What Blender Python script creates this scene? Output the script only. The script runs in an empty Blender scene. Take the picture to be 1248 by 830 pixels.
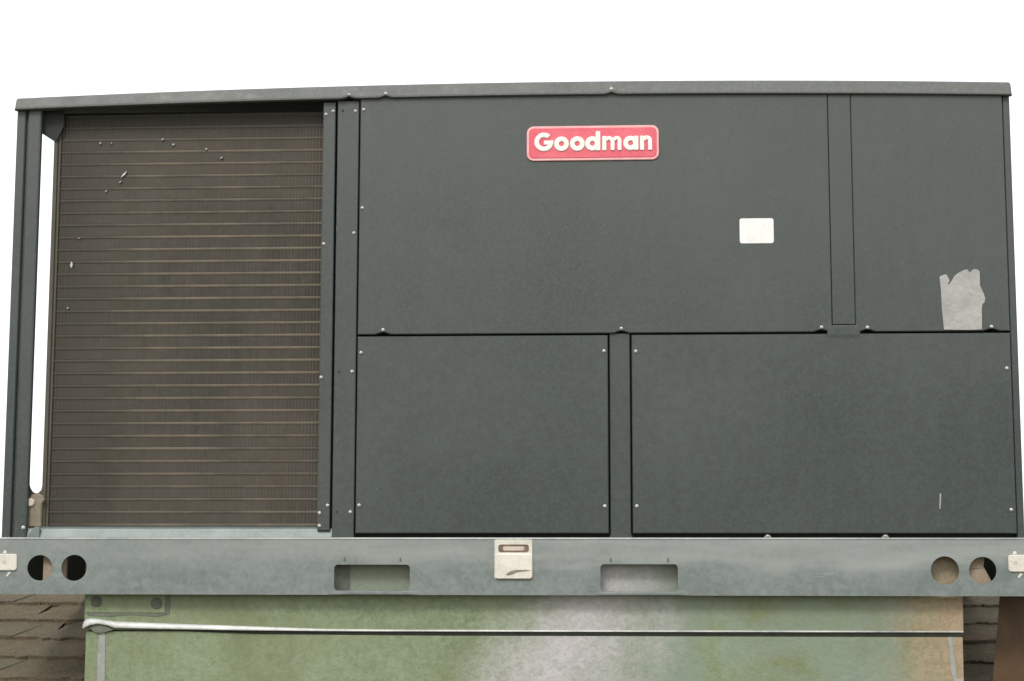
import bpy, bmesh, math, random
from mathutils import Vector, Matrix
from mathutils.geometry import tessellate_polygon
random.seed(7)
sc = bpy.context.scene
C = sc.collection

# ------------------------------------------------------------ camera, sky, sun, exposure
cam_d = bpy.data.cameras.new('camera'); cam = bpy.data.objects.new('camera', cam_d); C.objects.link(cam)
sc.camera = cam
YAW, PITCH, ROLL = -0.0557066938, 0.128649311, 0.00141186
fw = Vector((math.sin(YAW)*math.cos(PITCH), math.cos(YAW)*math.cos(PITCH), math.sin(PITCH)))
rt = Vector((math.cos(YAW), -math.sin(YAW), 0)); up = rt.cross(fw)
r2 = rt*math.cos(ROLL)+up*math.sin(ROLL); u2 = -rt*math.sin(ROLL)+up*math.cos(ROLL)
m = Matrix((r2, u2, -fw)).transposed().to_4x4(); m.translation = Vector((1.30418, -3.76865, -0.06894))
cam.matrix_world = m
cam_d.sensor_width = 36; cam_d.lens = 62.71; cam_d.clip_start = 0.05; cam_d.clip_end = 3000

SUN_EL, SUN_AZ = 43, 197     # azimuth measured clockwise from +Y; 200 = behind the camera, a little to its left
w = bpy.data.worlds.new('World'); sc.world = w; w.use_nodes = True
wn = w.node_tree.nodes; wl = w.node_tree.links; wn.clear()
sky = wn.new('ShaderNodeTexSky'); sky.sky_type = 'NISHITA'; sky.sun_disc = False
sky.sun_elevation = math.radians(SUN_EL); sky.sun_rotation = math.radians(SUN_AZ)
sky.dust_density = 4; sky.air_density = 1.0
mx = wn.new('ShaderNodeMix'); mx.data_type = 'RGBA'; mx.inputs['Factor'].default_value = 0.86   # an even veil of white cloud
wl.new(sky.outputs[0], mx.inputs[6]); mx.inputs[7].default_value = (9.6, 9.7, 9.8, 1)
bg = wn.new('ShaderNodeBackground'); bg.inputs['Strength'].default_value = 0.10
wo = wn.new('ShaderNodeOutputWorld'); wl.new(mx.outputs[2], bg.inputs[0]); wl.new(bg.outputs[0], wo.inputs[0])
sd = bpy.data.lights.new('sun', 'SUN'); so = bpy.data.objects.new('sun', sd); C.objects.link(so)
sd.energy = 1.1; sd.angle = math.radians(14); sd.color = (1, .97, .92)
e, a = math.radians(SUN_EL), math.radians(SUN_AZ)
so.rotation_euler = Vector((math.sin(a)*math.cos(e), math.cos(a)*math.cos(e), math.sin(e))).to_track_quat('Z', 'Y').to_euler()
sc.view_settings.view_transform = 'Standard'; sc.view_settings.look = 'None'
sc.view_settings.exposure = 0.62; sc.view_settings.gamma = 1; sc.view_settings.use_curve_mapping = False

# ------------------------------------------------------------ materials
class NT:
    def __init__(s, name):
        s.m = bpy.data.materials.new(name); s.m.use_nodes = True
        s.n = s.m.node_tree.nodes; s.l = s.m.node_tree.links
        s.b = s.n['Principled BSDF']; s.tc = s.n.new('ShaderNodeTexCoord')
    def L(s, a, b): s.l.new(a, b)
    def mapping(s, scale=(1, 1, 1), src='Object', loc=None):
        mp = s.n.new('ShaderNodeMapping'); mp.inputs['Scale'].default_value = scale
        s.L(s.tc.outputs[src], mp.inputs[0])
        if loc is not None: s.L(loc, mp.inputs['Location'])
        return mp.outputs[0]
    def noise(s, scale, detail=5, rough=.6, vec=None, dist=0):
        n = s.n.new('ShaderNodeTexNoise'); n.inputs['Scale'].default_value = scale
        n.inputs['Detail'].default_value = detail; n.inputs['Roughness'].default_value = rough
        n.inputs['Distortion'].default_value = dist
        s.L(vec if vec is not None else s.mapping(), n.inputs['Vector']); return n.outputs['Fac']
    def ramp(s, fac, stops):
        r = s.n.new('ShaderNodeValToRGB'); el = r.color_ramp.elements
        while len(el) > len(stops): el.remove(el[-1])
        while len(el) < len(stops): el.new(.5)
        for q, (p, c) in zip(el, stops):
            q.position = p; q.color = (c, c, c, 1) if isinstance(c, (int, float)) else tuple(c)+(1,)
        s.L(fac, r.inputs[0]); return r.outputs[0]
    def mix(s, f, a, b, blend='MIX'):
        q = s.n.new('ShaderNodeMix'); q.data_type = 'RGBA'; q.blend_type = blend
        for v, i in ((f, 0), (a, 6), (b, 7)):
            if isinstance(v, (int, float)): q.inputs[i].default_value = v if i == 0 else (v, v, v, 1)
            elif isinstance(v, tuple): q.inputs[i].default_value = v+(1,)
            else: s.L(v, q.inputs[i])
        return q.outputs[2]
    def math(s, op, a, b=0, clamp=False):
        q = s.n.new('ShaderNodeMath'); q.operation = op; q.use_clamp = clamp
        for v, i in ((a, 0), (b, 1)):
            if isinstance(v, (int, float)): q.inputs[i].default_value = v
            else: s.L(v, q.inputs[i])
        return q.outputs[0]
    def xyz(s):
        q = s.n.new('ShaderNodeSeparateXYZ'); s.L(s.tc.outputs['Object'], q.inputs[0]); return q.outputs
    def rng(s, v, a, b, c=0, d=1):
        q = s.n.new('ShaderNodeMapRange'); q.clamp = True; q.interpolation_type = 'SMOOTHSTEP'
        s.L(v, q.inputs[0])
        for i, k in enumerate((a, b, c, d)): q.inputs[i+1].default_value = k
        return q.outputs[0]
    def bump(s, h, strength, dist=.001):
        q = s.n.new('ShaderNodeBump'); q.inputs['Strength'].default_value = strength
        q.inputs['Distance'].default_value = dist; s.L(h, q.inputs['Height'])
        old = s.b.inputs['Normal'].links
        if old: s.L(old[0].from_socket, q.inputs['Normal'])
        s.L(q.outputs[0], s.b.inputs['Normal'])
    def fin(s, col, rough=.5, metal=0, spec=.5):
        for v, k in ((col, 'Base Color'), (rough, 'Roughness')):
            if isinstance(v, tuple): s.b.inputs[k].default_value = v+(1,)
            elif isinstance(v, (int, float)): s.b.inputs[k].default_value = v
            else: s.L(v, s.b.inputs[k])
        s.b.inputs['Metallic'].default_value = metal; s.b.inputs['Specular IOR Level'].default_value = spec
        return s.m

def mat_paint(name, base, dust=.5, rough=.46):
    t = NT(name)
    fine = t.noise(420, 3, .7)
    mot = t.noise(130, 4, .85, dist=.6); tint = t.noise(60, 4, .7)
    blot = t.noise(22, 6, .72)
    big = t.noise(2.2, 4, .55)
    streak = t.noise(1, 4, .6, t.mapping((38, 38, 1.3)))
    col = t.mix(t.ramp(blot, [(.3, 0), (.72, 1)]), tuple(c*.88 for c in base), tuple(c*1.13 for c in base))
    col = t.mix(t.math('MULTIPLY', t.ramp(big, [(.35, 0), (.7, 1)]), .45*dust), col, (.17, .165, .15))
    col = t.mix(t.math('MULTIPLY', t.ramp(streak, [(.52, 0), (.8, 1)]), .18*dust), col, (.2, .195, .18))
    col = t.mix(t.math('MULTIPLY', t.ramp(fine, [(.35, 0), (.7, 1)]), .3), col, tuple(c*1.45 for c in base))
    col = t.mix(t.math('MULTIPLY', t.ramp(mot, [(.44, 0), (.56, 1)]), .7), col, tuple(c*2.1 for c in base))
    col = t.mix(t.math('MULTIPLY', t.ramp(tint, [(.46, 0), (.6, 1)]), .4), col, (base[0]*1.5, base[1]*.98, base[2]*.98))
    speck = t.ramp(t.noise(170, 2, .5), [(.70, 0), (.76, 1)])
    col = t.mix(t.math('MULTIPLY', speck, .6), col, (.16, .16, .145))
    scuff = t.math('MULTIPLY', t.ramp(t.noise(1, 5, .8, t.mapping((7, 7, 40)), 1.5), [(.66, 0), (.72, 1)]), .22)
    col = t.mix(scuff, col, (.15, .15, .14))
    # greener toward the lower cabinet, paler higher up: sky sheen painted into the colour
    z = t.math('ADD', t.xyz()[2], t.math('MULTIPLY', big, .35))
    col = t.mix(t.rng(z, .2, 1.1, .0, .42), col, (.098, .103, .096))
    t.bump(t.noise(900, 2, .5), .25, .0006); t.bump(t.noise(3.0, 3, .5), .35, .004)
    rg = t.ramp(blot, [(.3, rough-.06), (.7, rough+.12)])
    return t.fin(col, rg, 0, .5)

M = {}
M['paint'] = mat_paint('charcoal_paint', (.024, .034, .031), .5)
M['cap'] = mat_paint('roof_cover_paint', (.070, .078, .074), .6, .5)
M['dark'] = NT('dark_interior_and_shade').fin((.028, .029, .028), .8)

def mat_galv():
    t = NT('galvanised_steel'); x, y, z = t.xyz()
    v = t.n.new('ShaderNodeTexVoronoi'); v.inputs['Scale'].default_value = 70; t.L(t.mapping(), v.inputs['Vector'])
    sp = t.n.new('ShaderNodeSeparateColor'); t.L(v.outputs['Color'], sp.inputs[0])
    fine = t.noise(160, 4, .7); med = t.noise(9, 6, .65, dist=.6)
    lay = t.noise(1, 6, .6, t.mapping((2.2, 1, 24)))
    col = t.mix(t.ramp(med, [(.3, 0), (.7, 1)]), (.122, .150, .138), (.180, .207, .193))
    col = t.mix(t.math('MULTIPLY', sp.outputs[0], .22), col, (.30, .32, .32))
    col = t.mix(t.math('MULTIPLY', fine, .35), col, (.15, .175, .17))
    # chalky oxide stain along the upper half, its edge uneven
    edge = t.math('ADD', z, t.math('MULTIPLY', t.math('SUBTRACT', t.noise(3.0, 5, .6), .5), .11))
    ox = t.math('MULTIPLY', t.rng(edge, -.072, -.040), t.ramp(lay, [(.32, .25), (.62, 1)]))
    ox = t.math('MULTIPLY', ox, t.rng(x, -.1, 1.4, .35, 1))
    col = t.mix(t.math('MULTIPLY', ox, .46), col, (.44, .445, .43))
    col = t.mix(t.math('MULTIPLY', t.ramp(t.noise(48, 6, .8, dist=1), [(.44, 0), (.6, 1)]), .4), col, (.27, .295, .275))
    # darker damp patches low down
    wet = t.math('MULTIPLY', t.ramp(t.noise(4.5, 5, .6, t.mapping((1, 1, 5))), [(.5, 0), (.58, 1)]), t.rng(z, -.035, -.06))
    col = t.mix(t.math('MULTIPLY', wet, .25), col, (.115, .14, .135))
    sc_ = t.math('MULTIPLY', t.ramp(t.noise(1, 6, .7, t.mapping((5, 1, 60))), [(.62, 0), (.7, 1)]), .25)
    col = t.mix(sc_, col, (.48, .48, .46))
    t.bump(t.noise(5, 3, .5), .5, .004); t.bump(fine, .2, .0006)
    t.bump(t.noise(38, 5, .75, dist=1), .3, .0012)
    return t.fin(col, t.ramp(med, [(.3, .46), (.7, .64)]), .15, .5)
M['galv'] = mat_galv()

def mat_curb():
    t = NT('curb_sheet_painted_reflections'); x, y, z = t.xyz()
    n1 = t.noise(5, 6, .65, dist=.8); n2 = t.noise(60, 5, .75); n3 = t.noise(1.3, 4, .6)
    col = t.mix(t.ramp(n1, [(.32, 0), (.68, 1)]), (.120, .165, .076), (.185, .232, .122))  # green of the reflected lawn painted as the base colour
    col = t.mix(t.math('MULTIPLY', t.ramp(n2, [(.35, 0), (.7, 1)]), .45), col, (.28, .34, .22))
    wob = t.math('MULTIPLY', t.math('SUBTRACT', n3, .5), .35)
    wob = t.math('ADD', wob, t.math('MULTIPLY', t.math('SUBTRACT', t.noise(14, 6, .7), .5), .28))
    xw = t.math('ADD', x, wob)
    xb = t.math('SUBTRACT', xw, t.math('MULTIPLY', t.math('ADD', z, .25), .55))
    glare = t.math('MULTIPLY', t.rng(xb, .98, 1.22), t.rng(xb, 1.46, 1.22))      # pale glare painted into the sheet colour
    mott = t.ramp(t.noise(46, 7, .85, dist=1.4), [(.43, 0), (.58, 1)])
    col = t.mix(t.math('MULTIPLY', mott, .5), col, (.30, .34, .23))
    col = t.mix(t.math('MULTIPLY', t.ramp(t.noise(3.2, 4, .6), [(.5, 0), (.64, 1)]), .55), col, (.150, .172, .080))
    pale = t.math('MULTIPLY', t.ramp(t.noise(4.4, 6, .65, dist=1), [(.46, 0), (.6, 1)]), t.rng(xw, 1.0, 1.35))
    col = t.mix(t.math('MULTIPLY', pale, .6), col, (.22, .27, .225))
    drip = t.math('MULTIPLY', t.ramp(t.noise(1, 5, .75, t.mapping((26, 1, 1.6)), .3), [(.58, 0), (.68, 1)]), .16)
    col = t.mix(drip, col, (.12, .135, .085))
    col = t.mix(t.math('MULTIPLY', glare, .9), col, t.mix(mott, (.41, .385, .395), (.54, .51, .52)))
    tan = t.rng(xw, 1.80, 2.02)  # tan reflection painted in at the right end
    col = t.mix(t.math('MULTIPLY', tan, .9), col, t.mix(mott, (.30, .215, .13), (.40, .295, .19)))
    col = t.mix(t.math('MULTIPLY', t.rng(z, -.122, -.108), t.math('SUBTRACT', .62, t.math('MULTIPLY', t.math('MAXIMUM', glare, tan), .5))), col, (.19, .205, .175))
    t.bump(n2, .6, .002); t.bump(t.noise(34, 5, .75, dist=1.2), .5, .002); t.bump(t.noise(6, 3, .5), .5, .005)
    return t.fin(col, t.ramp(n1, [(.3, .42), (.7, .62)]), .1, .5)
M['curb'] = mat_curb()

def mat_fin():
    t = NT('dirty_aluminium_fins'); oi = t.n.new('ShaderNodeObjectInfo')
    cb = t.n.new('ShaderNodeCombineXYZ')
    for i, k in enumerate((7, 0, 13)): t.L(t.math('MULTIPLY', oi.outputs['Random'], k), cb.inputs[i])
    geo = t.n.new('ShaderNodeNewGeometry')
    mp = t.n.new('ShaderNodeMapping'); t.L(geo.outputs['Position'], mp.inputs[0]); P = mp.outputs[0]
    def nz(s, d=5, r=.6, sc3=(1, 1, 1)):
        q = t.n.new('ShaderNodeMapping'); q.inputs['Scale'].default_value = sc3; t.L(P, q.inputs[0]); return t.noise(s, d, r, q.outputs[0])
    big = nz(3.2, 5); vert = nz(1, 3, .6, (420, 1, 6)); blot = nz(45, 5, .7)
    band = nz(1, 3, .5, (11, 1, .6))
    col = t.mix(t.ramp(big, [(.38, 0), (.62, 1)]), (.033, .029, .021), (.070, .057, .043))
    col = t.mix(t.math('MULTIPLY', t.ramp(band, [(.35, 0), (.65, 1)]), .45), col, (.075, .071, .058))
    col = t.mix(t.math('MULTIPLY', t.ramp(vert, [(.35, 0), (.7, 1)]), .35), col, (.115, .104, .083))
    col = t.mix(t.math('MULTIPLY', t.ramp(blot, [(.4, 0), (.75, 1)]), .35), col, (.105, .090, .075))
    s_ = t.n.new('ShaderNodeSeparateXYZ'); t.L(geo.outputs['Position'], s_.inputs[0])
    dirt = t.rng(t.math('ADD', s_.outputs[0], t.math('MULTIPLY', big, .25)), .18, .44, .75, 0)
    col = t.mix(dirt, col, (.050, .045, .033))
    col = t.mix(t.rng(s_.outputs[2], .86, .93, 0, .7), col, (.022, .020, .016))     # shade under the cover painted into the fins
    hb = t.math('MULTIPLY', t.math('SUBTRACT', oi.outputs['Random'], .5), .25)
    col = t.mix(t.math('ABSOLUTE', hb), col, (.045, .04, .035))
    t.bump(blot, .4, .001)
    return t.fin(col, .6, .25, .4)
M['fin'] = mat_fin()

def mat_tube():
    t = NT('copper_brown_tube_edge'); x, y, z = t.xyz()
    geo = t.n.new('ShaderNodeNewGeometry'); s_ = t.n.new('ShaderNodeSeparateXYZ'); t.L(geo.outputs['Position'], s_.inputs[0])
    mp_ = t.n.new('ShaderNodeMapping'); mp_.inputs['Scale'].default_value = (9, 1, 14); t.L(geo.outputs['Position'], mp_.inputs[0])
    n = t.noise(1, 5, .7, mp_.outputs[0]); f = t.noise(120, 3, .7)
    col = t.mix(t.ramp(n, [(.35, 0), (.65, 1)]), (.092, .075, .054), (.160, .130, .094))
    col = t.mix(t.math('MULTIPLY', f, .35), col, (.12, .10, .08))
    d = t.math('MAXIMUM', t.rng(t.math('ADD', s_.outputs[0], t.math('MULTIPLY', n, .12)), .20, .42, .9, 0), t.rng(s_.outputs[2], .83, .91, 0, .95))  # dirt at the left, plus the cover's shade painted in at the top
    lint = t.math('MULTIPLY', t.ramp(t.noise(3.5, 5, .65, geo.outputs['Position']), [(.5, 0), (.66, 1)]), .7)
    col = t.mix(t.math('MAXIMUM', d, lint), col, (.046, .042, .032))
    return t.fin(col, .6, .2, .4)
M['tube'] = mat_tube()

def mat_simple(name, a, b, scale=20, rough=.5, metal=0, bump=.2, fine=150):
    t = NT(name); n = t.noise(scale, 6, .65, dist=.3); f = t.noise(fine, 3, .7)
    col = t.mix(t.ramp(n, [(.32, 0), (.68, 1)]), a, b)
    col = t.mix(t.math('MULTIPLY', t.ramp(f, [(.4, 0), (.7, 1)]), .25), col, tuple(min(1, c*1.35) for c in b))
    t.bump(n, bump, .003); t.bump(f, .2, .0006)
    return t.fin(col, rough, metal)
M['tubesheet'] = mat_simple('brown_tube_sheet', (.058, .051, .036), (.088, .074, .054), 14, .6)
M['sill'] = mat_simple('drain_sill_metal', (.12, .15, .14), (.19, .225, .21), 12, .5, .3)
M['screw'] = mat_simple('zinc_screw', (.46, .46, .43), (.66, .66, .62), 300, .4, .2)
M['cream'] = mat_simple('yellowed_plastic', (.52, .49, .42), (.70, .67, .60), 26, .5)
M['brown'] = mat_simple('brown_recess', (.12, .075, .055), (.20, .14, .11), 50, .6)
M['red'] = mat_simple('faded_red_badge', (.66, .085, .125), (.74, .145, .185), 18, .36)
M['pink'] = mat_simple('pink_badge_edge', (.80, .30, .32), (.82, .48, .47), 30, .35)  # paler pink rim round the red field
M['white'] = mat_simple('white_lettering', (.80, .76, .70), (.88, .84, .80), 60, .35)
M['label'] = mat_simple('white_label', (.74, .74, .72), (.82, .82, .80), 40, .5)
M['foil'] = mat_simple('aluminium_foil_tape', (.30, .30, .28), (.40, .39, .37), 24, .42, .25, .8, 80)
M['hem'] = mat_simple('bare_aluminium_hem', (.30, .31, .30), (.72, .72, .70), 7, .5, .1)
M['hemdull'] = mat_simple('grey_sealant', (.23, .24, .22), (.34, .35, .33), 16, .7)
M['edge_highlight'] = mat_simple('galvanised_edge_highlight', (.30, .33, .32), (.52, .54, .52), 9, .45, .1)  # lighter colour paints the skylight highlight along the rail's top edge
M['mastic_and_shade'] = mat_simple('smeared_mastic_and_shade', (.11, .12, .095), (.17, .18, .14), 30, .8)
M['seal_and_shade'] = mat_simple('dark_mastic_and_shade', (.075, .085, .07), (.13, .14, .11), 30, .8)
M['wood'] = mat_simple('old_wood_block', (.20, .155, .105), (.33, .26, .19), 30, .8)
M['rust'] = mat_simple('rust_brown_sheet', (.034, .018, .007), (.090, .046, .016), 5, .7, 0, .3)
M['flashing'] = mat_simple('ridge_shingle', (.10, .085, .06), (.15, .13, .1), 30, .9)
M['brass'] = mat_simple('pale_fitting', (.16, .13, .09), (.24, .20, .15), 40, .5)
M['pinkplastic'] = mat_simple('pale_pink_plastic', (.45, .38, .30), (.58, .50, .42), 40, .5)

def mat_shingle():
    t = NT('asphalt_shingle_granules'); oi = t.n.new('ShaderNodeObjectInfo')
    cb = t.n.new('ShaderNodeCombineXYZ'); t.L(t.math('MULTIPLY', oi.outputs['Random'], 31), cb.inputs[0])
    v = t.mapping((1, 1, 1), loc=cb.outputs[0])
    g = t.noise(190, 3, .85, v); b = t.noise(22, 6, .8, v, 1.5)
    col = t.mix(t.ramp(b, [(.32, 0), (.68, 1)]), (.080, .068, .038), (.165, .118, .070))
    col = t.mix(t.math('MULTIPLY', oi.outputs['Random'], .5), col, (.105, .105, .075))
    col = t.mix(t.math('MULTIPLY', t.ramp(g, [(.45, 0), (.58, 1)]), .55), col, (.235, .20, .145))
    col = t.mix(t.math('MULTIPLY', t.ramp(t.noise(9, 4, .6, v), [(.6, 0), (.7, 1)]), .45), col, (.27, .15, .09))
    col = t.mix(t.math('MULTIPLY', t.ramp(t.noise(13, 5, .7, v), [(.58, 0), (.66, 1)]), .5), col, (.10, .125, .085))
    t.bump(g, .8, .0025); t.bump(b, .9, .008)
    return t.fin(col, .92, 0, .2)
M['shingle'] = mat_shingle()
def mat_grass():
    t = NT('lawn'); n = t.noise(.4, 6, .7); f = t.noise(30, 4, .8)
    return t.fin(t.mix(n, t.mix(f, (.03, .06, .015), (.07, .11, .03)), (.09, .12, .05)), .95)
M['grass'] = mat_grass()

# ------------------------------------------------------------ mesh helpers (millimetres in, metres out)
K = .001
class MB:
    def __init__(s): s.v = []; s.f = []; s.sm = []
    def add(s, vs, fs, smooth=False):
        o = len(s.v); s.v += [(a*K, b*K, c*K) for a, b, c in vs]
        s.f += [tuple(i+o for i in q) for q in fs]; s.sm += [smooth]*len(fs); return s
    def box(s, x0, x1, y0, y1, z0, z1, c=0):
        if c <= 0:
            vs = [(x, y, z) for z in (z0, z1) for y in (y0, y1) for x in (x0, x1)]
            return s.add(vs, [(0, 2, 3, 1), (4, 5, 7, 6), (0, 1, 5, 4), (2, 6, 7, 3), (0, 4, 6, 2), (1, 3, 7, 5)])
        return s.plate([(x0, z0), (x1, z0), (x1, z1), (x0, z1)], y0, y1, c=c)
    def plate(s, outer, y0, y1, holes=(), c=0):
        """outer: ccw (x,z) polygon facing -Y, extruded y0..y1; c = chamfer of the outer front edge"""
        def ccw(p): return p if sum(p[i-1][0]*p[i][1]-p[i][0]*p[i-1][1] for i in range(len(p))) > 0 else p[::-1]
        outer = ccw(outer); holes = [ccw(h)[::-1] for h in holes]
        inner = inset(outer, c) if c > 0 else outer
        loops = [inner]+holes
        flat = [p for l in loops for p in l]
        tris = tessellate_polygon([[Vector((p[0], p[1], 0)) for p in l] for l in loops])
        def orient(t, sgn):
            a, b, d = (flat[i] for i in t)
            ar = (b[0]-a[0])*(d[1]-a[1])-(d[0]-a[0])*(b[1]-a[1])
            return t if ar*sgn > 0 else (t[0], t[2], t[1])
        s.add([(p[0], y0, p[1]) for p in flat], [orient(t, 1) for t in tris])
        outs = [outer]+holes
        fo = [p for l in outs for p in l]
        s.add([(p[0], y1, p[1]) for p in fo], [orient(t, -1) for t in tris])
        if c > 0:
            n = len(outer)
            s.add([(p[0], y0, p[1]) for p in inner]+[(p[0], y0+c, p[1]) for p in outer],
                  [(i, i+n, (i+1) % n+n, (i+1) % n) for i in range(n)])
        for j, l in enumerate(outs):
            n = len(l); ya = y0+(c if (c > 0 and j == 0) else 0)
            s.add([(p[0], ya, p[1]) for p in l]+[(p[0], y1, p[1]) for p in l],
                  [(i, i+n, (i+1) % n+n, (i+1) % n) for i in range(n)])
        return s
    def loft(s, secs, closed=True, caps=True, smooth=False):
        n = len(secs[0]); o = [p for q in secs for p in q]; fs = []
        for k in range(len(secs)-1):
            for i in range(n if closed else n-1):
                j = (i+1) % n; fs.append((k*n+i, k*n+j, (k+1)*n+j, (k+1)*n+i))
        if caps: fs += [tuple(range(n))[::-1], tuple((len(secs)-1)*n+i for i in range(n))]
        return s.add(o, fs, smooth)
    def build(s, name, mat, parent=None, fixn=True):
        me = bpy.data.meshes.new(name); me.from_pydata(s.v, [], s.f)
        me.polygons.foreach_set('use_smooth', s.sm); me.materials.append(mat)
        if fixn:
            bm = bmesh.new(); bm.from_mesh(me); bmesh.ops.remove_doubles(bm, verts=bm.verts, dist=1e-6)
            bmesh.ops.recalc_face_normals(bm, faces=bm.faces); bm.to_mesh(me); bm.free()
        me.update()
        o = bpy.data.objects.new(name, me); C.objects.link(o)
        if parent is not None: attach(o, parent)
        return o
def root_world(p):
    mt = Matrix.Identity(4)
    while p is not None: mt = p.matrix_parent_inverse @ p.matrix_basis @ mt if False else (p.matrix_parent_inverse @ p.matrix_basis @ mt); p = p.parent
    return mt
def attach(o, parent):
    o.parent = parent; o.matrix_parent_inverse = root_world(parent).inverted()
def inset(p, c):
    n = len(p); out = []
    for i in range(n):
        a, b, d = Vector(p[i-1]), Vector(p[i]), Vector(p[(i+1) % n])
        e1 = (b-a).normalized(); e2 = (d-b).normalized()
        n1 = Vector((-e1.y, e1.x)); n2 = Vector((-e2.y, e2.x))
        k = n1+n2; k = k/max(.35, k.dot(n1)) if k.length > 1e-6 else n1
        q = b+k*c; out.append((q.x, q.y))
    return out
def rrect(x0, x1, z0, z1, r, n=5):
    pts = []
    for cx, cz, a0 in ((x1-r, z0+r, -90), (x1-r, z1-r, 0), (x0+r, z1-r, 90), (x0+r, z0+r, 180)):
        for i in range(n+1):
            t = math.radians(a0+90*i/n); pts.append((cx+r*math.cos(t), cz+r*math.sin(t)))
    return pts
def circ(x, z, r, n=28): return [(x+r*math.cos(2*math.pi*i/n), z+r*math.sin(2*math.pi*i/n)) for i in range(n)]
def empty(name, loc, label=None, cat=None, group=None, kind=None):
    o = bpy.data.objects.new(name, None); C.objects.link(o); o.location = loc; o.empty_display_size = .1
    tag(o, label, cat, group, kind); return o
def tag(o, label=None, cat=None, group=None, kind=None):
    for k, v in (('label', label), ('category', cat), ('group', group), ('kind', kind)):
        if v: o[k] = v
    return o

# ------------------------------------------------------------ the setting: ground, roof
g = MB().add([(-9e5, -9e5, -5200), (9e5, -9e5, -5200), (9e5, 9e5, -5200), (-9e5, 9e5, -5200)], [(0, 1, 2, 3)]).build('ground', M['grass'], fixn=False)
g['kind'] = 'structure'
SL = math.atan(.287); RY, RZ = 800, -134        # ridge line behind the front rail, under the unit
def roofz(y): return RZ-(RY-y)*.287 if y <= RY else RZ-(y-RY)*.287
b = MB(); X0, X1, YE, YB = -5200, 7200, -6200, 7800
sec = lambda x: [(x, YE, roofz(YE)), (x, RY, RZ), (x, YB, roofz(YB)), (x, YB, roofz(YB)-60), (x, YE, roofz(YE)-60)]
b.loft([sec(X0), sec(X1)])
roof = b.build('roof', M['shingle']); roof['kind'] = 'structure'
wall = MB().box(X0+350, X1-350, YE+400, YB-400, -5200, roofz(YE)-62)
wo_ = wall.build('house_wall', mat_simple('pale_stucco', (.42, .38, .31), (.5, .46, .39), 3, .9)); wo_['kind'] = 'structure'

# individual shingles on the courses nearest the unit
def shingle_mesh(k):
    rnd = random.Random(k); W_ = (95, 150, 120, 200, 175, 110)[k % 6]; L_ = 158
    sk0 = (40, 15, 55, 0, 48, 30)[k % 6]; sk1 = (48, 10, 30, 20, 60, -6)[k % 6]
    n = 7; lo = []
    for i in range(n+1):
        lo.append((W_*i/n, rnd.uniform(-7, 7)))
    bot = lo; top = [(x+sk0+(sk1-sk0)*x/W_, L_) for x, _ in lo]
    th = (9, 10, 8.5, 9.5, 11, 9)[k % 6]
    vs = []; m_ = len(bot)
    for x, y in bot: vs.append((x, y, th))
    for x, y in top: vs.append((x, y, 1.5))
    for x, y in bot: vs.append((x, y, -1))
    for x, y in top: vs.append((x, y, -1))
    fs = [(i, i+1, m_+i+1, m_+i) for i in range(m_-1)]
    fs += [(2*m_+i, 2*m_+i+1, i+1, i) for i in range(m_-1)]
    fs += [(0, m_, 3*m_, 2*m_), (m_-1, 3*m_-1, 4*m_-1, 2*m_-1)]
    return vs, fs, W_
protos = []
for k in range(6):
    vs, fs, W_ = shingle_mesh(k)
    o = MB().add(vs, fs).build('shingle', M['shingle']); attach(o, roof); protos.append((o, W_))
used = set(); EXP = 140
rnd = random.Random(11)
for c in range(9):
    s_along = -38+EXP*c                        # distance down the slope from the ridge
    y = RY-s_along*math.cos(SL)-130*math.cos(SL)
    x = -620-rnd.uniform(0, 120)
    while x < 3000:
        k = rnd.randrange(6); o, W_ = protos[k]
        gap = rnd.choice((-30, -24, -18, -10))
        hidden = (x > 215 and x+W_ < 1990 and y > 40)
        if not hidden:
            if k not in used: used.add(k); q = o
            else: q = o.copy(); C.objects.link(q)
            q.rotation_euler = (SL, 0, rnd.uniform(-.004, .004))
            q.location = (x*K, y*K, (roofz(y)+1.5+rnd.uniform(0, 1.5))*K)
        x += W_+gap

# ------------------------------------------------------------ rooftop unit
UX1, UD = 2159, 1400
unit = empty('rooftop_unit', (1.08, .70, -.118), 'large charcoal packaged rooftop unit with exposed coil on a galvanised base rail', 'air conditioner')
P = 'paint'
def cap_bump(x):
    return sum(4.5*max(0, 1-abs(x-q)/16)**1.4 for q in (739, 819, 1309))
def cap_top(x): return 984-20*((x-1180)/1150)**2
def cap_bot(x): return 952-16.5*((x-1150)/1120)**2
# roof cover
b = MB(); secs = []
xs = sorted(set([-2, 0, 3, 8]+list(range(20, 2150, 20))+[2152, 2157, 2160, 2162]+[q+d for q in (739, 819, 1309) for d in (-16, -10, -5, 0, 5, 10, 16)]))
for x in xs:
    e_ = min(x+2, 2162-x); rr = 6-math.sqrt(max(0, 36-(6-min(6, e_))**2))
    zt, zb = cap_top(x)-rr, cap_bot(x)+cap_bump(x); bm_ = cap_bump(x)*.5
    secs.append([(x, -7+rr, zt-3), (x, -4+rr, zt), (x, 40, zt+4), (x, UD-20, zt+4), (x, UD+12, zt), (x, UD+12, zb), (x, UD+9, zb), (x, UD+9, zt-8),
                 (x, 2, zt-8), (x, 2, zb+1), (x, -12+rr-bm_, zb), (x, -15+rr-bm_, zb+1.5), (x, -15+rr-bm_, zb+4.5), (x, -12.5+rr, zb+6.5), (x, -11.5+rr, zb+9)])
b.loft(secs)
cover = b.build('roof_cover', M['cap'], unit); cover['label'] = 'lighter grey folded roof cover edge, slightly crowned'

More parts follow.
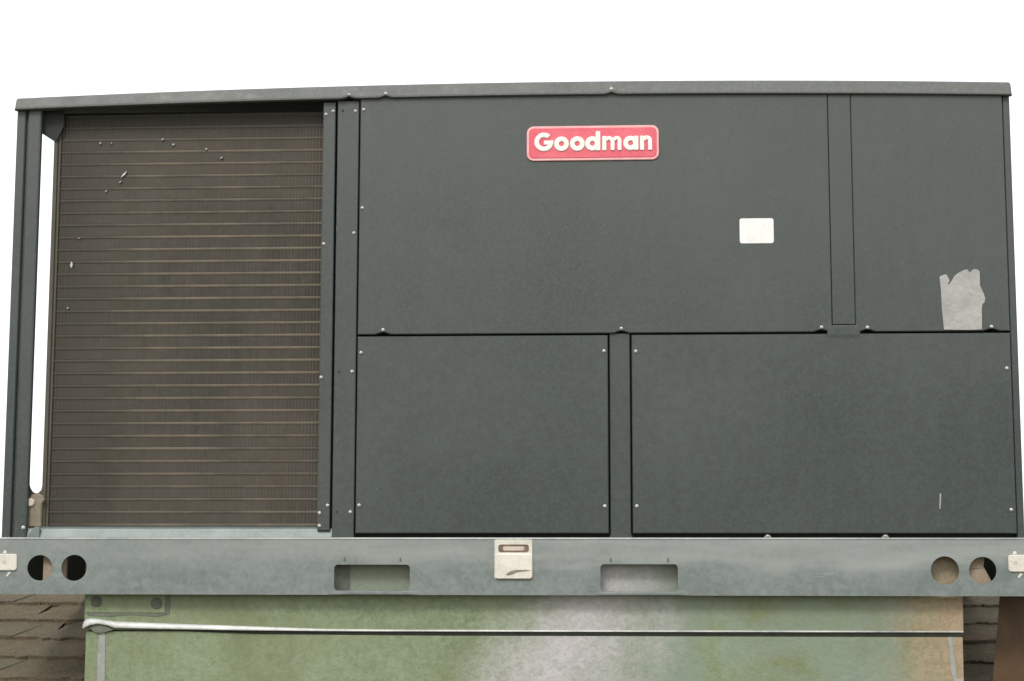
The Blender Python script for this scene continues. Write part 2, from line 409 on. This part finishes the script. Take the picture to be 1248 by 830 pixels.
def screw(x, z, y, parent, r=4.2):
    r = r*.8
    mb = MB(); n = 10; rings = []
    for rr, dy in ((r*1.35, 0), (r*1.3, -1.0), (r*.95, -1.4), (r*.9, -3.2), (r*.55, -4.4)):
        rings.append([(x+rr*math.cos(2*math.pi*i/n), y+dy, z+rr*math.sin(2*math.pi*i/n)) for i in range(n)])
    mb.loft(rings, smooth=False); return mb.build('screw', M['screw'], parent)
for x, z in ((739, 962), (819, 964), (1309, 968)): screw(x, z-4, -12.5, cover, 3.6)

# cabinet core behind the panels
MB().box(716, UX1-14, 22, UD, 4, 928).build('cabinet_core', M['dark'], unit)
# corner post, left, with its creases
def flare(x0, x1, z0, z1, f=4): return [(x0-f, z0), (x1+f, z0), (x1, z0+9), (x1, z1), (x0, z1), (x0, z0+9)]
b = MB(); prof = [(0, 6), (1.5, 1), (5, -1), (19, -1), (21, 2), (22.5, 7), (25, 7), (26.5, 1), (29, -2), (52, -2), (55, -.5), (56, 3), (56, 9), (12, 14), (6, 18), (6, 50), (0, 50)]
b.loft([[(x, y, z) for x, y in prof] for z in (0, 938)])
post = b.build('corner_post', M[P], unit)
screw(49, 22, -2, post, 3.8)
b = MB(); b.box(0, 3, UD-50, UD, 0, 935); b.box(0, 56, UD-3, UD, 0, 935); b.build('corner_post', M[P], unit)
# corner post, right
b = MB(); prof = [(2143, 8), (2143, 1), (2144.5, -1), (2154, -1), (2157.5, 1), (UX1, 5), (UX1, UD), (2150, UD)]
b.loft([[(x, y, z) for x, y in prof] for z in (0, 940)])
b.build('corner_post', M[P], unit)
# strip beside the coil
strip = MB().plate([(681, 16), (708, 16), (708, 946), (681, 946)], -1, 30, c=1.5).build('coil_edge_strip', M[P], unit)
for x, z in ((687, 919), (686, 632), (685, 342), (686, 53), (686, 26), (703, 926), (703, 69)): screw(x, z, -1, strip, 3.3)
mid = MB().plate(flare(713, 760, 0, 948, 0), -3, 22, c=1.5).build('centre_post', M[P], unit)
for x, z in ((752, 925), (752, 655), (752, 354), (752, 55)): screw(x, z, -3, mid, 3.3)
for x, z in ((724, 926), (724, 354), (724, 55)):
    MB().plate(circ(x, z, 3, 10), -3.4, -2).build('screw_hole', M['dark'], mid)

def bumpy_bottom(x0, x1, z, bumps):
    pts = [(x0, z)]
    for q in bumps: pts += [(q-17, z), (q-7, z+3.5), (q, z+5), (q+7, z+3.5), (q+17, z)]
    return pts+[(x1, z)]
def panel(x0, x1, z0, z1, y, screws, bumps=None, label=None, notch=()):
    outer = (bumpy_bottom(x0, x1, z0, bumps) if bumps else [(x0, z0), (x1, z0)])+[(x1, z1), (x0, z1)]
    o = MB().plate(outer, y, y+20, c=1.8).build('access_panel', M[P], unit)
    if label: o['label'] = label
    for x, z in screws: screw(x, z, y, o, 3.3)
    return o
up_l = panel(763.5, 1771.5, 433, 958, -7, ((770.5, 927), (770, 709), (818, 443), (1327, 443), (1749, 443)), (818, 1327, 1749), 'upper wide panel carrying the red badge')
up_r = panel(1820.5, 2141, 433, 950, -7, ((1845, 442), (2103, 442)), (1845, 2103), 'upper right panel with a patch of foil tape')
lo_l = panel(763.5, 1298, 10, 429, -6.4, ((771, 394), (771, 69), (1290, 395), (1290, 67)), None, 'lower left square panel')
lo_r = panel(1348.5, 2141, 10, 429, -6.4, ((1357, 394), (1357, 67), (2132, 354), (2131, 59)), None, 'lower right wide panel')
MB().plate(flare(1301.5, 1345, 0, 434), 0, 22, c=1.5).build('panel_stile', M[P], unit)
MB().plate([(1772.5, 449), (1819.5, 449), (1819.5, 955), (1772.5, 955)], -6.9, 20, c=.8).build('panel_stile', M[P], unit)
b = MB(); b.loft([[(x, y, z) for y, z in ((-6.5, 420), (-7.5+e_, 428), (-7.5+e_, 443), (-7.1, 447.5), (-6.5, 447.5), (-6.2, 420))] for x, e_ in ((1761, .4), (1766, 0), (1824, 0), (1829, .4))])
b.build('tie_plate', M[P], unit)
for x in (1629, 1872):
    c_ = MB().plate([(x-8, 1), (x+8, 1), (x+4, 7), (x-4, 7)], -4, 18).build('panel_clip', M['galv'], unit); screw(x, 5, -4, c_, 2.4)
# a pale scratch on the lower right panel
MB().plate([(1984, 62), (1986, 60), (1988.5, 92), (1985.5, 93)], -6.8, -5).build('scratch', M['foil'], lo_r)

# ------------------------------------------------------------ badge with lettering
badge = MB().plate(rrect(1126, 1410, 808, 884, 15, 6), -10.5, -6.5, c=.8).build('nameplate', M['pink'], up_l)
badge['label'] = 'red nameplate with raised white lettering'
MB().plate(rrect(1129.5, 1406.5, 812, 880.5, 12, 6), -11.6, -10, c=2.2).build('red_field', M['red'], up_l)
FY = -11.6
class Ltr:
    def __init__(s): s.b = MB(); s.k = 0
    def _y(s): s.k += 1; return FY-2.2-.12*s.k
    def arc(s, x, z, ro, ri, a0=0, a1=360, sx=1):
        n = max(8, int(abs(a1-a0)/12)); full = abs(a1-a0) >= 360; y = s._y(); secs = []
        for i in range(n+1):
            t = math.radians(a0+(a1-a0)*i/n); c_, s_ = math.cos(t)*sx, math.sin(t); rm = (ro-ri)*.16
            secs.append([(x+ro*c_, FY+.3, z+ro*s_), (x+ro*c_, y+.6, z+ro*s_), (x+(ro-rm)*c_, y, z+(ro-rm)*s_),
                         (x+(ri+rm)*c_, y, z+(ri+rm)*s_), (x+ri*c_, y+.6, z+ri*s_), (x+ri*c_, FY+.3, z+ri*s_)])
        s.b.loft(secs, caps=not full); return s
    def bar(s, x0, x1, z0, z1, r=2.5):
        s.b.plate(rrect(x0, x1, z0, z1, r, 4), s._y(), FY+.3, c=.5); return s
    def out(s): return s.b.build('letter', M['white'], badge)
Ltr().arc(1163, 848.5, 20.5, 10.5, 48, 372).bar(1163, 1183, 842.5, 851.5, 1.5).out()
Ltr().arc(1201, 844, 16, 5.6).out()
Ltr().arc(1235, 844, 16, 5.6).out()
Ltr().arc(1267.5, 844, 15.8, 5.4).bar(1274.5, 1284.5, 828.5, 871, 2.5).out()
Ltr().bar(1288.5, 1297.5, 828.5, 860, 2).arc(1303, 850, 9.8, 1.8, 0, 180).arc(1320, 850, 9.8, 1.8, 0, 180).bar(1306.5, 1315, 828.5, 851.5, 2).bar(1321.5, 1330, 828.5, 851.5, 2).out()
Ltr().arc(1349.5, 844, 15.8, 5.4).bar(1356.5, 1366.3, 828.5, 860, 2.5).out()
Ltr().bar(1369.5, 1378.5, 828.5, 860, 2).arc(1384.5, 849.5, 10.8, 2.2, 0, 180).bar(1387, 1395.5, 828.5, 851, 2).out()

# rating label and torn foil tape
MB().plate(rrect(1580, 1652, 624, 678, 5, 4), -7.9, -6.5).build('rating_label', M['label'], up_l)
tp = [(1998, 548), (2001, 551), (2012, 554), (2017, 546), (2019, 540), (2014, 532), (2019, 534), (2025, 543), (2030, 551), (2038, 557), (2050, 563), (2057, 564), (2061, 557), (2064, 560), (2070, 565),
      (2079, 563), (2082, 559), (2082, 530), (2085, 522), (2089, 512), (2092, 502), (2090, 493), (2086, 490), (2084, 480), (2083, 436), (2060, 434.8), (2004, 436), (2001, 480), (2000, 520)]
tape = MB().plate(tp, -8.3, -6.5, c=.4).build('foil_tape', M['foil'], up_r)
tape['label'] = 'torn patch of silver foil tape'

# ------------------------------------------------------------ condenser coil bay
MB().box(56, 716, 48, 130, 905, 941).build('bay_header_shade', M['dark'], unit)  # dark colour stands in for the shade under the roof cover
coil_back = MB().box(100, 681, 40, 75, 24, 903).build('condenser_coil', M['dark'], unit)
coil_back['label'] = 'dirty brown finned coil with bent bright fins'
NR, PZ, Z0 = 33, 27.3, 28
n = 160; vs = []; fs = []
for i in range(n+1):
    x = 92+589*i/n; y = 31 if i % 2 else 32.2
    vs += [(x, y+1.2, 0), (x, y, 1.2), (x, y, 22.6), (x, y+1.0, 24)]
for i in range(n):
    for j in range(3): fs.append((4*i+j, 4*i+4+j, 4*i+5+j, 4*i+1+j))
vs += [(100, 40, 0), (681, 40, 0), (681, 40, 24), (100, 40, 24)]
row = MB().add(vs, fs).build('fin_row', M['fin'], None, fixn=False)
tube = MB().loft([[(x, 34, -2.4), (x, 31.0, -2.2), (x, 30.4, 0), (x, 30.7, 3.6), (x, 34, 4.8), (x, 36, 1.8)] for x in (92, 300, 500, 681)]).build('tube', M['tube'])
for k in range(NR):
    for src, dz in ((row, 3.3), (tube, 0)):
        q = src if k == 0 else src.copy()
        if k: C.objects.link(q)
        attach(q, coil_back); q.location = (0, 0, (Z0+k*PZ+dz)*K)
q = tube.copy(); C.objects.link(q); attach(q, coil_back); q.location = (0, 0, (Z0+NR*PZ)*K)
MB().box(80, 93, 27, 78, 22, 930).build('tube_sheet', M['tubesheet'], unit)
b = MB()
b.plate([(46, 22), (87, 22), (87, 930), (46, 930)], 22, 25, holes=[[(49, 893), (79, 872), (79, 112), (77, 103), (71, 97.5), (66, 96.5), (59, 99), (54, 106), (51, 114), (49, 200)]])
b.build('coil_bracket', M['tubesheet'], unit)
MB().plate([(46, 893), (80, 871), (84, 871), (100, 905), (100, 941), (46, 941)], 18, 21.5).build('top_dark_plate', M['dark'], unit)  # dark plate added to darken the bracket's top corner
# loose bright fins and specks on the coil
for x, z, w_, h_, an in ((125, 596, 6, 15, -10), (236, 797, 4, 20, 38), (228, 780, 3, 8, 38), (181, 868, 5, 6, 0), (206, 868, 4, 3, 0), (320, 875, 4, 7, 20), (344, 863, 6, 6, 30), (418, 852, 5, 5, 45), (452, 832, 5, 6, 30), (197, 760, 4, 5, 10), (120, 500, 4, 5, 0), (140, 655, 4, 3, 0)):
    ca, sa = math.cos(math.radians(-an)), math.sin(math.radians(-an))
    p_ = [(-w_/2, -h_*.1), (-w_*.1, -h_/2), (w_/2, h_*.05), (w_*.2, h_/2)]
    MB().plate([(x+a_*ca+c_*-sa, z+a_*sa+c_*ca) for a_, c_ in p_], 26.8, 31).build('bent_fin', M['hem'] if h_ > 14 else M['foil'], coil_back)
# sill and drain fitting under the coil
sl = MB(); sl.loft([[(x, 2, 2), (x, 8, 20), (x, 22, 25), (x, 45, 25), (x, 45, 2)] for x in (56, 712)])
sl.build('drain_sill', M['sill'], unit)
sl = MB().plate([(56, 2), (84, 2), (84, 24), (74, 24)], -1.5, 3).build('sill_gusset', M['sill'], unit)
fit = MB(); fit.plate([(52, 24), (82, 24), (82, 72), (88, 82), (84, 90), (72, 97), (58, 92), (52, 82)], 12, 22, c=2)
fit = fit.build('drain_fitting', M['brass'], unit)
MB().plate(circ(59, 76, 9, 14), 6, 13, c=2).build('fitting_plug', M['pinkplastic'], fit)
MB().box(0, 716, 78, UD, -2, 3).build('base_pan', M['dark'], unit)
MB().box(716, UX1, 22, UD, -2, 3.5).build('base_pan', M['dark'], unit)
MB().box(56, 716, UD-6, UD-2, 0, 930).build('rear_panel', M[P], unit)

# ------------------------------------------------------------ base rail
RB, RT = -118.5, -1
b = MB()
holes = [circ(92, -63, 27), circ(166, -63, 27.5), circ(1990, -66, 29), circ(2067, -66, 28),
         rrect(721, 881, -109.5, -55.5, 8, 5), rrect(1280, 1441, -110, -54, 8, 5)]
b.plate([(-40, RB), (2200, RB), (2200, RT), (-40, RT)], -15, -12, holes=holes)
b.box(-40, 2200, -12, 14, RT-3, RT); b.box(-40, 2200, -12, 14, RB, RB+3)
rail = b.build('base_rail', M['galv'], unit); rail['label'] = 'front galvanised base rail with fork pockets and lifting holes'
b = MB()
b.loft([[(x, -14.2+2.4*math.cos(a_), RT-.2+2.4*math.sin(a_)) for a_ in [2*math.pi*i/10 for i in range(10)]] for x in (-40, 2200)], smooth=True)
b.build('rail_hem', M['edge_highlight'], rail)
b = MB(); b.box(-40, -37, 25, UD, RB, RT); b.build('base_rail', M['galv'], unit)
b = MB(); b.box(2197, 2200, 25, UD, RB, RT); b.build('base_rail', M['galv'], unit)
b = MB(); b.box(-40, 2200, UD, UD+3, RB, RT); b.build('base_rail', M['galv'], unit)
# fork pockets: pressed lip under and flat boss above each opening
for x0, x1 in ((721, 881), (1280, 1441)):
    b = MB()
    b.loft([[(x, -15, RB+.5), (x, -15-d, RB+1.5), (x, -15-d, RB+5), (x, -15, RB+8)] for x, d in ((x0-10, .2), (x0+30, 3), (x1-20, 4), (x1+22, .2))])
    b.build('pocket_lip', M['hemdull'] if 0 else M['galv'], rail)
    for xx in (x0+22, x1-20): MB().box(xx-1.5, xx+1.5, -16.4, -15, -49, -41).build('rivet', M['seal_and_shade'], rail)
    # pocket cheeks and left pocket shade
    b = MB(); b.box(x0-3, x0, -12, 16, -112, -52); b.box(x1, x1+3, -12, 16, -112, -52); b.box(x0, x1, -12, 16, -52, -49.5); b.box(x0, x1, -12, 16, -114.4, -112)
    b.build('pocket_sleeve', M['galv'], rail)
b = MB(); cv = [(719+30*(1-math.cos(a_)), -11+28*math.sin(a_)) for a_ in [math.pi/2*i/8 for i in range(9)]]
b.loft([[(x, y, z) for x, y in cv]+[(719, 19, z)] for z in (-112, -52)], smooth=False)
b.build('pocket_shade', M['seal_and_shade'], rail)  # dark curved piece added as shade at the left pocket's end
# centre lifting latch
lp = MB().plate(rrect(1059, 1138, -84, -3.2, 3, 3), -18, -15.2, holes=[rrect(1067, 1131, -30, -13.5, 5, 4)]).build('latch_plate', M['cream'], rail)
lp['label'] = 'cream latch plate with a brown slot at the rail centre'
MB().plate(rrect(1063, 1136, -31.5, -12, 3, 3), -16.2, -15.1).build('slot_recess', M['brown'], lp)
MB().plate(rrect(1076, 1122, -26.5, -17.5, 4.3, 5), -17.4, -16, c=1).build('latch_tongue', M['pinkplastic'], lp)
MB().plate(rrect(1060.5, 1138.5, -85, -33, 6, 5), -21, -17.8, c=1.6).build('latch_flap', M['cream'], lp)
MB().plate([(1083, -75), (1092, -69), (1104, -66), (1124, -66), (1137, -67), (1124, -69), (1108, -71), (1096, -76), (1086, -78)], -21.3, -20.5).build('scuff', M['brass'], lp)
def rail_tag(x0, x1, hx, label):
    t_ = MB().plate(rrect(x0, x1, -69, -34, 6, 5), -19, -15.2, c=1.4).build('end_tag', M['cream'], rail); t_['label'] = label
    MB().plate(circ(hx, -50, 5, 14), -19.5, -18, c=.4).build('tag_bolt', M['pinkplastic'], t_)
    MB().plate([(hx-5, -33), (hx+4, -33), (hx+3, -27), (hx-2, -26)], -16.5, -15).build('tag_scuff', M['cream'], t_)
    MB().plate([(hx+4, -80), (hx+7, -82), (hx+15, -73), (hx+9, -72)], -16.5, -15).build('tag_scuff', M['cream'], t_)
rail_tag(-2, 43, 16, 'cream end tag at the left end of the rail')
rail_tag(2119, 2175, 2133, 'cream end tag at the right end of the rail')

# ------------------------------------------------------------ roof curb under the unit
curb = empty('roof_curb', (1.10, .65, -.36), 'sheet metal roof curb under the rooftop unit, green and pale reflections painted in', 'roof curb')
b = MB(); b.box(176, 2033, 68, 1300, -600, -6); b.build('curb_core', M['seal_and_shade'], curb)
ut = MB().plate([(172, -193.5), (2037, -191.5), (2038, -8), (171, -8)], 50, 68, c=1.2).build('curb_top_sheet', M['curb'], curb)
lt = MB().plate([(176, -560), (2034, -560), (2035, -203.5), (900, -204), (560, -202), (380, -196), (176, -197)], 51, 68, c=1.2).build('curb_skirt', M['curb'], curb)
# standing hem between the two sheets: open and bright at the left, pinched flat to the right
b = MB(); secs = []
for x, zc, h, yf in ((171.5, -186, 12, 40), (173, -184, 16, 38), (178, -180, 18, 36), (188, -177, 14, 36), (205, -176, 10, 38), (225, -179, 10, 39), (240, -183, 13, 41), (330, -185.5, 11.5, 42), (420, -187.5, 10, 43), (520, -189.5, 8.5, 41),
                     (620, -191.5, 6, 44), (700, -192.8, 4.4, 46), (820, -193.4, 3.4, 47.3), (1200, -193.2, 3.2, 48), (2036, -192, 3, 48.5)):
    secs.append([(x, yf+h*.1, zc-h/2), (x, yf, zc-h*.36), (x, yf+h*.16, zc+h*.30), (x, yf+h*.5, zc+h/2), (x, 51, zc+h/2+1), (x, 51, zc-h/2+1)])
b.loft(secs, smooth=True)
b.build('drip_hem', M['hem'], curb)
# curled end: dark plate standing in for the shaded hollow under the hem
MB().plate([(186, -190), (196, -181), (212, -180), (226, -187), (236, -194), (210, -200), (196, -198)], 44, 51).build('hem_hollow_shade', M['mastic_and_shade'], curb)
# caulk lines near both ends of the skirt
b = MB(); b.plate([(205, -205), (214, -196), (219, -206), (220, -240), (221, -300), (220, -420), (205, -420), (204, -300), (203, -250)], 49.2, 52, c=.8)
b.build('sealant_bead', M['hemdull'], curb)
b = MB(); b.plate([(2003, -203), (2013, -203), (2016, -240), (2020, -288), (2034, -289), (2034, -300), (2014, -302), (2008, -270), (2006, -230)], 49.2, 52, c=.8)
b.build('sealant_bead', M['hemdull'], curb)
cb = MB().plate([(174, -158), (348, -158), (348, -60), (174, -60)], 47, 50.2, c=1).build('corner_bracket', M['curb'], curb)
for x, z in ((198, -134), (329, -138)):
    MB().plate(circ(x, z, 12, 18), 44.6, 47.2, c=1.2).build('bolt_cap', M['seal_and_shade'], cb)
b = MB(); b.plate([(349, -60), (359, -60), (359, -120), (357, -160), (330, -166), (270, -162), (230, -166), (180, -164), (180, -158), (230, -156), (300, -158), (347, -156), (350, -130)], 48.6, 50.4, c=.5)
b.build('mastic_line', M['mastic_and_shade'], cb)

curb.scale = (.992, 1, 1); curb.location = (1.1016, .62, -.36)
# blocks wedged behind the rail ends
def block(x0, x1, lab, skew=0):
    o = MB().plate([(x0, -115), (x1+skew*2.4, -115), (x1+skew*1.6, -88), (x1-skew, -58), (x1, -12), (x0, -12)], 4, 16, c=1.5).build('wood_block', M['wood'])
    tag(o, lab, 'wood block', 'wood blocks wedged behind the base rail'); return o
block(93, 143, 'brown wood block seen through the two left rail holes')
wb = block(2039, 2079, 'tan wood block seen through the rightmost rail hole', 6)
MB().plate([(2041, -64), (2074, -61), (2074, -59.6), (2041, -62)], 3.4, 5).build('crack', M['brown'], wb)
# rust brown metal box on the roof right of the curb
box = empty('metal_box', (2.3, .2, -.33), 'rust brown sheet metal box on the shingles at the lower right', 'metal box')
b = MB()
def ring(z, x0, x1, y0, y1): return [(x0, y0, z), (x1, y0, z), (x1, y1, z), (x0+25, y1, z)]
b.loft([ring(-420, 2090, 2600, 95, 150), ring(-300, 2105, 2590, 108, 160), ring(-60, 2136, 2560, 124, 170)])
b.build('box_body', M['rust'], box)
b = MB(); b.loft([ring(-60, 2150, 2572, 112, 182), ring(-50, 2150, 2572, 112, 182)]); b.build('box_lid', M['rust'], box)
